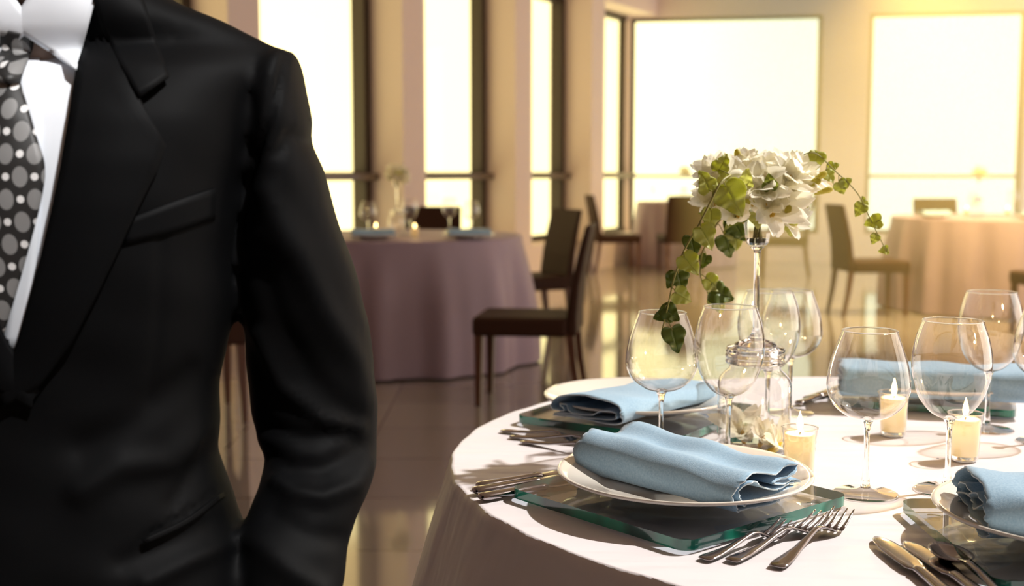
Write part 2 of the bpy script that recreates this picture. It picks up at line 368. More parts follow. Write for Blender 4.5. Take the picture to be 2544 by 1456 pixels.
# ------------------------------------------------------------------ tables and cloths
def drape(R, H, nf, amp, flare, seed, edge=.014, zbot=.012):
    rnd = random.Random(seed); n = 288; mb = MB(); rings = []
    ph = [rnd.uniform(0, 6.28) for _ in range(5)]
    def fold(a, t):
        v = math.cos(nf*a+ph[0]+1.3*math.sin(a*2+ph[1]))*.6+math.cos((nf//2)*a+ph[2]+t*.8)*.35+math.cos((2*nf+1)*a+ph[3])*.18
        return v
    prof = []
    for k in range(9): prof.append((R*.12*k+.0, H, 0))
    prof.append((R-edge*1.0, H, 0))
    for k in range(1, 6):
        a = k/5*PI/2; prof.append((R-edge+edge*math.sin(a), H-edge+edge*math.cos(a), 0))
    zt = H-edge; N = 26
    for k in range(1, N+1): prof.append((R, zt-(zt-zbot)*k/N, k/N))
    for (r, z, t) in prof:
        ring = []
        for k in range(n):
            a = 2*PI*k/n
            if t > 0:
                rr = r+flare*(1-(1-t)**2.2)+amp*fold(a, t)*(min(1, t*1.6)**.9)
            else:
                rr = r + (.0010*math.sin(31*a+2*math.sin(5*a))+.0007*math.sin(53*a+1) if r > R*.97 else 0)
            zz = z
            if t == 0 and z > H-.003 and r > 0: zz = H
            ring.append((rr*math.cos(a), rr*math.sin(a), zz))
        rings.append(ring)
    rings[0] = [(0.002*math.cos(2*PI*k/n), .002*math.sin(2*PI*k/n), H) for k in range(n)]
    mb.rings(rings, cap=False); mb.f.append(tuple(range(n))); mb.mi.append(0)
    return mb
def table(c, R, H, lab, clab, cm, seed, nf, amp, flare):
    t = thing('round_table', lab, 'table', (c[0], c[1], 0))
    MB().lathe([(0.001, H-.03), (R-.03, H-.03), (R-.012, H-.025), (R-.012, H-.006), (R-.03, H-.004), (.001, H-.004)], 64).build('tabletop', M['tablewood'], t)
    MB().lathe([(.001, 0.0), (.28, 0.0), (.28, .03), (.06, .07), (.045, .12), (.045, H-.08), (.12, H-.03)], 32).build('pedestal', M['tablewood'], t)
    cl = drape(R, H, nf, amp, flare, seed).build('tablecloth', cm); cl.location = (c[0], c[1], 0)
    tag(cl, clab, 'tablecloth'); return cl
TC = (.60, 1.67); TR = .69
table(TC, TR, .75, 'round dining table in the foreground, hidden under its white satin cloth', 'white satin tablecloth on the foreground table with the place settings', M['cloth'], 5, 13, .028, .10)
T2 = (-.70, 7.45)
table(T2, .76, .77, 'round table under the mauve cloth beyond the man\'s elbow', 'dusky mauve tablecloth on the table beyond the man\'s elbow', M['cloth_far'], 11, 14, .045, .09)
T3 = (4.15, 10.3)
table(T3, .88, .78, 'round table at the right in front of the right back window', 'long pale tablecloth on the table at the right back', M['cloth_far'], 17, 16, .045, .07)
T4 = (2.15, 15.05)
table(T4, .6, .80, 'small round table in the far left corner by the windows', 'pale tablecloth on the far corner table behind the chairs', M['cloth_far'], 23, 9, .03, .04)

# ------------------------------------------------------------------ chairs: upholstered, front = +x
def make_chair():
    t = thing('dining_chair', 'x', 'chair')
    MB().box((0.02, 0, .40), (.47, .45, .095)).build('seat', M['leather'], t, bevel=.02, smooth=False)
    prof = [(-.235, .36, .05), (-.235, .46, .05), (-.25, .60, .042), (-.28, .75, .036), (-.315, .90, .028)]
    R = [[(x-w/2, -.215, z), (x+w/2, -.215, z), (x+w/2, .215, z), (x-w/2, .215, z)] for x, z, w in prof]
    MB().rings(R).build('backrest', M['leather'], t, bevel=.012, smooth=False)
    for sx in (1, -1):
        for sy in (1, -1):
            x = .225*sx; y = .19*sy
            if sx > 0: p = [(x, y, .36), (x+.004, y, .0)]
            else: p = [(x, y, .38), (x-.02, y, .2), (x-.055, y, 0)]
            rr = [(.021, .021), (.017, .017), (.013, .013)] if sx < 0 else [(.021, .021), (.014, .014)]
            mb = MB()
            R = [[(q[0]-a[0], q[1]-a[0], q[2]), (q[0]+a[0], q[1]-a[0], q[2]), (q[0]+a[0], q[1]+a[0], q[2]), (q[0]-a[0], q[1]+a[0], q[2])] for q, a in zip(p, rr)]
            mb.rings(R).build('leg', M['wood'], t, smooth=False)
    return t
ch0 = make_chair(); first = [ch0]
def chair(x, y, rz, lab, g=None):
    if first:
        c = first.pop(); c.location = (x, y, 0); c.rotation_euler = (0, 0, rz); c['label'] = lab; return c
    return dup(ch0, (x, y, 0), rz, lab)
R_ = math.radians
chair(.085, 6.06, R_(172), 'dark brown leather chair seen side on, nearest in the middle of the room')
chair(.10, 8.35, R_(205), 'dark leather chair behind the right edge of the mauve table, its back to the pier')
chair(-.60, 8.85, R_(270), 'dark chair on the far side of the mauve table behind the candles')
chair(-1.52, 5.70, R_(112), 'chair whose slim dark leg shows between the man\'s arm and body')
chair(1.20, 14.0, R_(8), 'side-on dark chair in front of the narrow corner window')
chair(1.93, 13.9, R_(95), 'dark chair with its broad back to us at the far corner table')
chair(3.02, 13.4, R_(165), 'side-on dark chair below the bouquet in front of the middle back window')
chair(2.93, 9.85, R_(4), 'side-on brown chair facing the long pale cloth at the right')
chair(3.86, 8.55, R_(92), 'dark chair with its back to us at the right edge of the picture')
chair(4.2, 11.75, R_(268), 'dark chair on the far side of the right back table below the window')
chair(1.19, 2.55, R_(222), 'dark chair drawn up behind the foreground table on the right')

# ------------------------------------------------------------------ tableware prototypes
def plate_proto():
    t = thing('dinner_plate', 'x', 'plate')
    MB().lathe([(.001, .004), (.060, .004), (.066, 0), (.072, .0), (.076, .005), (.105, .010), (.150, .0235), (.1535, .0262), (.1520, .0285), (.147, .0272), (.108, .0150), (.098, .0105), (.001, .0095)], 96).build('dish', M['porcelain'], t)
    return t
plate0 = plate_proto()
PL = []
def plate(x, y, z, lab):
    if not PL: c = plate0; c.location = (x, y, z); c['label'] = lab
    else: c = dup(plate0, (x, y, z), 0, lab)
    PL.append(c); return c
def placemat(cx, cy, rz, lab, first_=[None]):
    s = .146; poly = []
    for sx, sy in ((1, 1), (-1, 1), (-1, -1), (1, -1)):
        for k in range(7):
            a = math.atan2(sy, sx)-PI/4+k/6*PI/2; r = .018
            poly.append((sx*(s-r)+r*math.cos(a), sy*(s-r)+r*math.sin(a)))
    if first_[0] is None:
        t = thing('glass_placemat', lab, 'placemat', (cx, cy, .75), rz)
        MB().prism(poly, .004, .016, 0, 1).build('glass_pane', [M['matglass'], M['green']], t, smooth=False)
        for i, j in ((1, 1), (-1, 1), (-1, -1), (1, -1)):
            MB().lathe([(.001, .0042), (.008, .0042), (.008, .0), (.001, 0)], 16, (i*.115, j*.115, 0)).build('foot_pad', M['glass'], t)
        first_[0] = t; return t
    return dup(first_[0], (cx, cy, .75), rz, lab)
ZM = .7662
placemat(.201, 1.437, R_(40), 'green-edged square glass placemat under the nearest full plate')
placemat(.206, 1.94, R_(57), 'green-edged glass placemat behind and left, under the far left plate')
placemat(.735, 2.12, R_(-21), 'green-edged glass placemat at the far right of the foreground table')
placemat(.605, 1.255, 0, 'green-edged glass placemat at the bottom right corner of the picture')
plate(.208, 1.432, ZM, 'round cream dinner plate in the front centre with the long folded napkin')
plate(.205, 1.935, ZM, 'round cream dinner plate at the back left of the foreground table')
plate(.745, 2.09, ZM, 'cream dinner plate at the back right behind the wine glasses')
plate(.61, 1.262, ZM, 'cream dinner plate cut by the right edge of the picture')

# napkins: a cloth ribbon folded over itself (cross-section) swept along its length
def napkin(p0, p1, width, hgt, prof, lab, z=ZM+.0105, seed=1, hl=1.0, hr=1.0, skew=0., solid=.0017, lean=0.):
    rnd = random.Random(seed); p0 = Vector((*p0, 0)); p1 = Vector((*p1, 0)); ax = (p1-p0); Ln = ax.length; ax.normalize(); cr_ = Vector((-ax.y, ax.x, 0))
    sec = cr([(a, 0, b_) for a, b_ in prof], 7); N = 34; rings = []
    for i in range(N+1):
        t = i/N; ring = []
        for j, q in enumerate(sec):
            u = q.x; h = q.z
            sc = hl+(hr-hl)*t
            edge = (1-t) if t > .5 else t
            wob = .0014*math.sin(5*t*PI+u*3+seed)+.0012*math.sin(13*t+h*9+seed*2)
            x = (u-.5)*width*(1-.06*math.sin(PI*t))+skew*(t-.5)+wob*.6
            zz = max(0, h*hgt*sc + (wob*.9 if h > .3 else 0) + lean*(t-.5)*h)
            along = t*Ln
            if i in (0, N): along += rnd.uniform(-.0016, .0016)+.003*math.sin(j*.45+seed)
            p = p0+ax*along+cr_*x; ring.append((p.x, p.y, z+zz+.001))
        rings.append(ring)
    c = (p0+p1)/2
    o = MB().rings(rings, closed=False, cap=False).build('napkin', [M['napkin'], M['napkin_edge']], solid=solid, off=(c.x, c.y, z), sub=0)
    o.modifiers['s'].material_offset_rim = 1
    o.location = (c.x, c.y, z); tag(o, lab, 'napkin'); return o
# profile: u 0..1 across (0 = left of travel direction is 1), h height
PF = [(1.0, .05), (.7, .0), (.3, .0), (.03, .02), (-.03, .35), (.03, .75), (.22, 1.0), (.45, .88), (.66, .78), (.88, .95), (1.02, .93), (1.0, .78), (.8, .62), (.6, .56), (.8, .47), (1.0, .5), (1.03, .42), (.75, .36), (.55, .40), (.3, .74), (.13, .72), (.07, .4), (.12, .14), (.4, .13), (.7, .2), (.95, .28), (.98, .2), (.6, .10), (.5, .07)]
napkin((.122, 1.522), (.288, 1.335), .112, .040, PF, 'pale blue linen napkin folded lengthwise on the front centre plate', seed=3, hl=1.25, hr=.95)
PR = [(1.0, .0), (.6, .02), (.1, .03), (-.02, .2), (-.03, .55), (.08, .9), (.35, 1.02), (.6, 1.0), (.9, .85), (1.03, .5), (1.0, .26), (.85, .24), (.88, .45), (.8, .42), (.7, .24), (.45, .22), (.25, .5), (.08, .5), (.05, .3), (.2, .16), (.5, .12), (.8, .14), (.98, .08), (.6, .06)]
napkin((.112, 1.80), (.285, 1.995), .125, .036, PR, 'rolled blue napkin with dark open end to the left, back left plate', seed=5, hl=1., hr=.8)
PT = [(1.0, .0), (.5, .0), (.02, .02), (-.03, .35), (.04, .85), (.3, 1.0), (.7, 1.0), (1.0, .9), (1.02, .7), (.6, .6), (.1, .55), (.06, .4), (.5, .35), (.95, .4), (.98, .25), (.5, .2), (.05, .2)]
napkin((.565, 2.055), (.85, 1.985), .11, .05, PT, 'blue linen napkin folded in a bar on the back right plate', seed=9)
PQ = [(.9, .0), (.4, .02), (.0, .03), (-.05, .3), (.0, .8), (.25, 1.05), (.6, 1.1), (.95, .85), (1.05, .45), (1.0, .18), (.86, .2), (.9, .5), (.75, .7), (.5, .55), (.35, .75), (.2, .6), (.35, .35), (.7, .45), (.85, .3), (.6, .18), (.2, .22), (.05, .14), (.5, .08)]
napkin((.492, 1.268), (.73, 1.238), .125, .048, PQ, 'blue napkin roll with open folds at the bottom right plate', seed=12)

# cutlery (local +x = towards the working end, lies on z = 0)
def loft_xy(secs):
    """secs: (x, halfwidth, z, halfthick)"""
    R = []
    for x, w, z, h in secs:
        ring = []
        for k in range(12):
            a = 2*PI*k/12; ca, sa = math.cos(a), math.sin(a)
            ring.append((x, w*abs(ca)**.7*(1 if ca > 0 else -1), z+h*abs(sa)**.8*(1 if sa > 0 else -1)))
        R.append(ring)
    return R
def fork_proto(L=.2):
    t = thing('fork', 'x', 'fork'); k = L/.2
    H = MB().rings(loft_xy([(0, .004, .0035, .0008), (.002, .0085, .0035, .0015), (.012, .0098, .004, .0018), (.03, .0085, .0045, .0019), (.06, .0052, .007, .0021), (.09, .0033, .012, .0022), (.112, .0030, .0155, .0022), (.126, .0036, .0145, .0020), (.136, .0095, .011, .0014), (.146, .0132, .0065, .0011), (.155, .0142, .0045, .001), (.162, .0145, .005, .0009)]))
    H.build('handle', M['steel'], t)
    for j in range(4):
        y = (j-1.5)*.0080
        MB().rings(loft_xy([(.159, .0027, .0048, .0009), (.170, .0022, .0070, .0011), (.182, .0018, .0105, .0011), (.193, .0014, .0150, .001), (.202, .0008, .0185, .0008)])+[]).build('tine', M['steel'], t)
        o = [c for c in KIDS(t) if c.name.startswith('tine')][-1]
        o.location = (0, y, 0)
    return t
def knife_proto():
    t = thing('table_knife', 'x', 'knife')
    MB().rings(loft_xy([(0, .004, .006, .002), (.003, .0085, .006, .004), (.012, .0095, .006, .0045), (.03, .0085, .006, .0042), (.06, .007, .006, .004), (.085, .006, .006, .004), (.092, .0075, .006, .0045), (.096, .006, .006, .0035)])).build('handle', M['steel'], t)
    MB().rings(loft_xy([(.094, .005, .006, .0022), (.10, .0105, .006, .0014), (.12, .0125, .006, .0012), (.16, .0132, .0055, .0011), (.185, .0112, .005, .001), (.2, .0066, .0045, .0008), (.208, .0018, .004, .0006)])).build('blade', M['steel'], t)
    return t
def spoon_proto():
    t = thing('spoon', 'x', 'spoon')
    MB().rings(loft_xy([(0, .004, .0035, .0008), (.002, .0085, .0035, .0015), (.012, .0098, .004, .0018), (.03, .0085, .0045, .0019), (.06, .0052, .007, .0021), (.09, .0033, .012, .0022), (.112, .0030, .0135, .0022), (.13, .004, .011, .0016)])).build('handle', M['steel'], t)
    vs = []; fs = []; n = 24; m = 7
    for i in range(m+1):
        r = i/m
        for k in range(n):
            a = 2*PI*k/n; vs.append((.155+.031*r*math.cos(a), .0195*r*math.sin(a)*(1-.12*math.cos(a)), .0025+.0095*r*r))
    for i in range(m):
        for k in range(n): fs.append((i*n+k, i*n+(k+1) % n, (i+1)*n+(k+1) % n, (i+1)*n+k))
    MB().add(vs, fs).build('bowl', M['steel'], t, solid=.0012)
    return t
PROTO = {'fork': fork_proto(), 'knife': knife_proto(), 'spoon': spoon_proto()}; USED = set()
def cut(kind, p, q, lab, z=.7505, ln=None, group=None, tilt=0):
    rz = math.atan2(q[1]-p[1], q[0]-p[0])
    if kind in USED: c = dup(PROTO[kind], (p[0], p[1], z), rz, lab)
    else: c = PROTO[kind]; c.location = (p[0], p[1], z); c.rotation_euler = (0, 0, rz); c['label'] = lab; USED.add(kind)
    if ln: c.scale = (ln/.2, max(ln/.2, .92), max(ln/.2, .9))
    if group: c['group'] = group
    c.rotation_euler.y = -tilt
    return c
cut('fork', (.197, 1.213), (.301, 1.303), 'small steel fork, leftmost of the three front forks', ln=.144, group='front forks')
cut('fork', (.224, 1.207), (.349, 1.334), 'steel fork in the middle of the three front forks', ln=.184, group='front forks')
cut('fork', (.267, 1.188), (.376, 1.345), 'steel fork, rightmost of the three front forks', ln=.196, group='front forks')
cut('knife', (.412, 1.075), (.398, 1.284), 'table knife nearest the forks, blade tip pointing away from us', group='knives at the lower right', ln=.205)
cut('knife', (.445, 1.060), (.425, 1.270), 'table knife in the middle, between the outer knife and the spoon', group='knives at the lower right', ln=.205)
cut('spoon', (.461, 1.045), (.445, 1.240), 'steel spoon lying beside the glass placemat at lower right', z=.753, ln=.205)
cut('knife', (-.044, 1.494), (.064, 1.566), 'knife handle at the left of the front plate, furthest back of the three', group='knives at the left')
cut('knife', (-.048, 1.470), (.064, 1.542), 'knife handle at the left of the front plate, middle of the three', group='knives at the left')
cut('knife', (-.040, 1.441), (.072, 1.513), 'knife handle at the left of the front plate, closest to the glass corner', group='knives at the left')
cut('fork', (-.016, 1.842), (.120, 1.745), 'fork beside the back left placemat, furthest from us', group='forks at the back left', ln=.17)
cut('fork', (-.003, 1.798), (.150, 1.730), 'fork beside the back left placemat, middle of the three', group='forks at the back left', ln=.18)
cut('fork', (.015, 1.765), (.15, 1.66), 'fork beside the back left placemat, nearest to us', group='forks at the back left', ln=.17)
for k, (a, l) in enumerate((((.492, 2.048), 'left'), ((.516, 2.090), 'middle'), ((.545, 2.125), 'right'))):
    cut('knife', a, (a[0]+.09, a[1]+.12), '%s one of three knives lying behind the glass jar at the back' % l, group='knives at the back centre', ln=.18)

# wine glasses
def glass_proto(name, bowl, stem):
    t = thing(name, 'x', 'wine glass')
    pr = cr([(r, 0, z) for r, z in bowl], 5)
    MB().lathe([(p.x, p.z) for p in pr], 48).build('bowl', M['glass'], t)
    rim = bowl[-1]
    MB().lathe([(rim[0]+.0009*math.cos(a), rim[1]+.0009*math.sin(a)) for a in [2*PI*k/8 for k in range(9)]], 48).build('rim', M['glass_solid'], t)
    zb = bowl[0][1]
    sp = cr([(.0001, 0, .0085), (.004, 0, .0085), (.0062, 0, .0095)], 2)
    st = [(.0062, .0088), (.0050, .016), (.0036, .03), (.0033, .05), (.0036, stem-.012), (.0052, stem-.002), (.009, zb+.002), (.006, zb+.0035), (.0005, zb+.0045)]
    MB().lathe([(.0005, .0088)]+st, 20).build('stem', M['glass_solid'], t)
    MB().lathe([(.0005, .0008), (.039, .0008), (.0405, .0013), (.0405, .0021), (.038, .0026), (.02, .0042), (.0105, .0065), (.0062, .0088)], 40).build('foot', M['glass'], t)
    return t
GW = glass_proto('wine_glass', [(.002, .0945), (.012, .0955), (.028, .101), (.042, .113), (.0495, .129), (.0505, .142), (.0475, .163), (.041, .185), (.0330, .2065)], .092)
GT = glass_proto('wine_glass', [(.002, .0925), (.011, .094), (.024, .101), (.037, .117), (.0445, .137), (.0482, .158), (.0475, .176), (.0430, .198), (.0362, .217)], .09)
GU = set()
def glass(kind, x, y, lab, z=.75, g='wine glasses on the foreground table', s=None):
    pr = {'w': GW, 't': GT}[kind]
    if kind in GU: c = dup(pr, (x, y, z), random.uniform(0, 6), lab)
    else: c = pr; c.location = (x, y, z); c['label'] = lab; GU.add(kind)
    c['group'] = g
    if s: c.scale = (s,)*3
    return c
glass('w', .2100, 1.675, 'empty round-bowled wine glass, leftmost on the foreground table, under the ivy tip')
glass('t', .3000, 1.650, 'tall wine glass in front of the glass jar, second from the left')
glass('t', .4010, 1.870, 'tall wine glass behind the flower stand, just right of its stem')
glass('w', .4640, 1.990, 'round-bowled wine glass furthest back, right of the flower stand')
glass('w', .4420, 1.479, 'big round-bowled wine glass standing alone in the middle right, its whole foot in view')
glass('t', .5500, 1.495, 'tall wine glass behind the bottom right napkin')
glass('t', .7420, 1.858, 'tall wine glass near the far right placemat, in front of the brown chair')
glass('w', .7950, 1.770, 'wine glass cut off by the right edge of the picture')

# votive candles
def votive_proto():
    t = thing('votive_holder', 'x', 'candle holder')
    MB().lathe([(.0005, .001), (.0165, .001), (.0185, .004), (.0195, .012), (.0205, .036), (.0215, .042), (.0208, .046), (.0222, .050), (.0216, .054), (.0235, .068)], 40,
               mod=lambda a, z: 1+(.018*math.cos(12*a) if z < .034 else 0)).build('cup', M['glass'], t)
    MB().lathe([(.0235+.0009*math.cos(a), .068+.0009*math.sin(a)) for a in [2*PI*k/8 for k in range(9)]], 40).build('rim', M['glass_solid'], t)
    MB().lathe([(.0005, .0012), (.0165, .0012), (.0175, .0045), (.0165, .0075), (.0005, .0075)], 12).build('base', M['glass_solid'], t)
    c = thing('votive_candle', 'x', 'candle')
    MB().lathe([(.0005, .0085), (.0175, .0085), (.0185, .02), (.0195, .048), (.0200, .0585), (.0185, .0600), (.010, .0585), (.0005, .0580)], 32).build('wax', M['wax'], c)
    w = MB().tube([(0, 0, .057), (.0004, 0, .062), (.0012, 0, .0665)], .0009, 6).build('wick', M['wick'], c)
    MB().lathe([(.0001, .0625), (.0020, .0645), (.0037, .0690), (.0041, .0725), (.0034, .0775), (.0020, .0830), (.0008, .0875), (.0001, .0900)], 16).build('flame', M['flame'], c)
    ld = bpy.data.lights.new('flame_light', 'POINT'); ld.energy = .4; ld.color = (1, .62, .28); ld.shadow_soft_size = .006
    lo = bpy.data.objects.new('flame_light', ld); COL.objects.link(lo); lo.parent = c; lo.location = (0, 0, .075)
    return t, c
VH, VC = votive_proto(); VU = []
def votive(x, y, lab, z=.75, s=None):
    if not VU:
        VH.location = VC.location = (x, y, z); VH['label'] = 'clear glass votive cup '+lab; VC['label'] = 'lit cream candle in the votive cup '+lab; VU.append(1); return
    a = dup(VH, (x, y, z), 0, 'clear glass votive cup '+lab, scale=s); b_ = dup(VC, (x, y, z), 0, 'lit cream candle in the votive cup '+lab, scale=s)
votive(.378, 1.560, 'beside the fallen blossoms')
votive(.582, 1.815, 'behind the large wine glass in the middle right')
votive(.631, 1.655, 'behind the tall wine glass at the right')

# ------------------------------------------------------------------ centrepiece: glass jar with candlestick vase on it
VX, VY = .350, 1.72
def stand_proto():
    t = thing('glass_flower_stand', 'tall clear glass candlestick vase on a ribbed glass jar, foreground table centrepiece', 'vase', (VX, VY, .75))
    MB().lathe([(.0005, .002), (.050, .002), (.0525, .006), (.0525, .098), (.050, .107), (.043, .115), (.037, .120), (.036, .128)], 56).build('jar', M['glass'], t)
    MB().lathe([(.0005, .002), (.0505, .002), (.051, .007), (.0495, .0095), (.0005, .0085)], 48).build('jar_base', M['glass_solid'], t)
    MB().lathe([(.030, .127), (.041, .128), (.0425, .131), (.040, .134), (.0425, .137), (.0425, .140), (.040, .143), (.0425, .147), (.041, .151), (.030, .153), (.001, .153), (.001, .150), (.028, .149), (.028, .130), (.030, .127)], 48,
               mod=lambda a, z: 1+.008*math.cos(36*a)).build('ribbed_lid', M['glass_solid'], t)
    MB().lathe([(.0005, .1535), (.030, .1535), (.029, .157), (.012, .164), (.0062, .172), (.0045, .18), (.0042, .285), (.0055, .291), (.0105, .2955), (.001, .2965)], 24).build('stem', M['glass_solid'], t)
    MB().lathe([(.0005, .296), (.0130, .298), (.0165, .302), (.0175, .310), (.0212, .336), (.0225, .339), (.0350, .346), (.0385, .353)], 12).build('cup', M['glass'], t, auto=25)
    MB().lathe([(.0005, .2975), (.0130, .2985), (.0150, .303), (.0155, .3075), (.0005, .3085)], 12).build('cup_base', M['glass_solid'], t)
    return t
ST = stand_proto()

def blossom_mesh(seed, L=.030, open_=.8, n=6):
    rnd = random.Random(seed); mb = MB()
    for k in range(n):
        a0 = 2*PI*k/n+rnd.uniform(-.15, .15)+(.0 if k % 2 else .1); w = L*rnd.uniform(.36, .46); op = open_*rnd.uniform(.75, 1.2)*(1.1 if k % 2 else .85); ln = L*rnd.uniform(.9, 1.1)
        vs = []; fs = []; NU, NV = 8, 5
        for i in range(NU+1):
            t = i/NU; ww = w*(.42+.62*t if t < .62 else .80*math.sqrt(max(.02, 1-((t-.62)/.40)**2)))*1.25; zz = ln*(t*.95-.18*op*t*t); rr = .0025+ln*(.18*t+.62*op*t**2.2)
            for j in range(NV+1):
                u = j/NV*2-1; cup = .22*w*(u*u); th = a0+u*ww/max(rr, .006)*.8
                r2 = rr*1.0-cup*(.5-t)+.0012*math.sin(9*t+u*5+seed+k)
                if rr < .006: th = a0+u*1.0
                vs.append((r2*math.cos(th), r2*math.sin(th), zz+cup*.8+.0015*math.sin(u*6+t*5+k)))
        for i in range(NU):
            for j in range(NV): fs.append((i*(NV+1)+j, i*(NV+1)+j+1, (i+1)*(NV+1)+j+1, (i+1)*(NV+1)+j))
        mb.add(vs, fs, 0)
    mb.lathe([(.001, -.012), (.0028, -.004), (.0032, .004), (.0022, .012), (.0005, .016)], 8, mi=1)
    return mb
def orient(o, d, roll=0):
    o.rotation_mode = 'QUATERNION'; o.rotation_quaternion = Vector(d).to_track_quat('Z', 'Y') @ Matrix.Rotation(roll, 4, 'Z').to_quaternion()
BL = [blossom_mesh(s, L, op).build('blossom', [M['petal'], M['petal_c']]) for s, L, op in ((1, .034, .85), (2, .036, 1.0), (3, .032, .65), (4, .034, 1.15))]
for o in BL: COL.objects.unlink(o)
def bud_mesh(L=.02):
    return MB().lathe([(.0006, -.004), (.0022, 0), (.0034, L*.4), (.0042, L*.7), (.003, L*.92), (.0003, L)], 10)
BUD = bud_mesh().build('bud', M['bud']); COL.objects.unlink(BUD)
bq = thing('flower_bouquet', 'white and cream freesia bouquet in the cup of the foreground glass stand', 'bouquet', (VX, VY, 1.09))
def put(src, name, parent, loc, d, roll, s=1):
    o = bpy.data.objects.new(name, src.data); COL.objects.link(o); o.parent = parent; o.location = loc; orient(o, d, roll); o.scale = (s,)*3; return o
core = Vector((0, 0, -.01)); rb = random.Random(21)
# blossom heads: pixel-measured positions turned into metres relative to the cup
bl = [(1765, 425, -.01, 1), (1790, 440, -.03, 1.1), (1830, 420, .0, 1), (1850, 400, .01, .9), (1880, 430, -.02, 1.15), (1905, 410, .01, 1), (1925, 440, .0, 1.0), (1865, 455, -.045, 1.2),
      (1770, 480, .0, 1), (1775, 505, -.02, 1.1), (1830, 530, -.04, 1.2), (1800, 510, .01, 1), (1900, 470, -.05, 1.15), (1940, 455, -.035, 1.1), (1985, 420, -.01, 1.15), (2005, 430, .01, 1.1), (1965, 435, -.03, 1.0),
      (1960, 470, -.03, 1.05), (1985, 465, -.02, .95), (1925, 525, -.055, 1.35), (1905, 505, -.05, 1.0), (1960, 545, -.02, 1.2), (1945, 500, -.01, 1.1), (1870, 500, -.02, 1.0), (2010, 450, -.0, 1.0), (1850, 470, .02, 1), (1900, 450, .04, 1.1), (1820, 470, .03, 1.1), (1950, 400, .02, .9)]
for k, (px, py, dy, s) in enumerate(bl):
    p = Q(px, py, VY+dy)-Vector((VX, VY, 1.09)); d = (p-core).normalized(); d = (d+Vector((0, -.5, .25+rb.uniform(-.2, .2)))).normalized()
    put(BL[k % 4], 'blossom', bq, p-d*.016*s, d, rb.uniform(0, 6), s)
for px, py, dy, d in ((1832, 392, 0, (-.05, 0, 1)), (2035, 440, -.02, (.8, -.1, .55)), (2047, 475, -.02, (.9, -.1, .3)), (1862, 500, -.05, (.7, -.5, -.1)), (1822, 478, -.05, (-.6, -.4, .3)), (1838, 405, 0, (.1, 0, 1)), (2020, 460, -.02, (.7, -.2, .5)), (2000, 478, -.02, (.5, -.2, .6)), (1975, 485, -.02, (.4, -.2, .7)), (1955, 530, -.05, (.2, -.4, .8))):
    p = Q(px, py, VY+dy)-Vector((VX, VY, 1.09)); put(BUD, 'bud', bq, p-Vector(d).normalized()*.01, d, 0, 1.15)
BQL = [(1792, 462, -.05, .030, 200), (1850, 445, -.06, .028, 70), (1826, 540, -.03, .030, 230), (1880, 545, -.02, .026, 280), (1912, 452, -.06, .022, 100), (1990, 500, -.03, .024, -40), (1962, 565, -.02, .024, -80), (1760, 525, -.0, .026, 190)]
stm = MB()
for k in range(14):
    px, py, dy, s = bl[(k*2) % len(bl)]
    p = Q(px, py, VY+dy)-Vector((VX, VY, 1.09)); a = k*2.4
    stm.tube(cr([(.007*math.cos(a), .007*math.sin(a), -.038), (.004*math.cos(a+2), .004*math.sin(a+2), .0), p*.55+Vector((0, 0, .004)), p-(p-core).normalized()*.02], 4), .0011, 6)
stm.build('flower_stems', M['vine'], bq)

# ivy
def leaf_mesh(S, seed, m):
    """heart-shaped, shallow-lobed ivy leaf in the xy plane, stalk at the origin, tip along +y"""
    rnd = random.Random(seed)
    out = [(0, 0), (.16, -.10), (.36, -.08), (.50, .12), (.52, .34), (.42, .50), (.33, .62), (.22, .82), (.07, 1.0), (0, 1.06)]
    out = [(p.x, p.y) for p in cr([(a, b_, 0) for a, b_ in out], 3)]
    mb = MB(); vs = []; fs = []; n = len(out); K = 5
    for side in (1, -1):
        b0 = len(vs)
        for i, (x, y) in enumerate(out):
            mid = max(.0, min(1.03, y if i else 0))
            for k in range(K+1):
                t = k/K; xx = side*x*t; yy = mid*(1-t)+y*t if i else 0
                zz = .16*abs(xx)+.05*math.sin(yy*7+side*seed)*t-.22*(yy-.4)**2+.06*t*math.sin(i*.9+seed)
                vs.append((xx*S, yy*S, zz*S))
        for i in range(n-1):
            for k in range(K):
                q = (b0+i*(K+1)+k, b0+i*(K+1)+k+1, b0+(i+1)*(K+1)+k+1, b0+(i+1)*(K+1)+k)
                fs.append(q if side > 0 else q[::-1])
    mb.add(vs, fs)
    return mb
LF = [leaf_mesh(1, s, 0).build('leaf', M['leaf'], solid=.012) for s in (1, 2, 3)]+[leaf_mesh(1, s, 0).build('leaf', M['leaf_d'], solid=.012) for s in (4, 5)]
for o in LF: COL.objects.unlink(o)
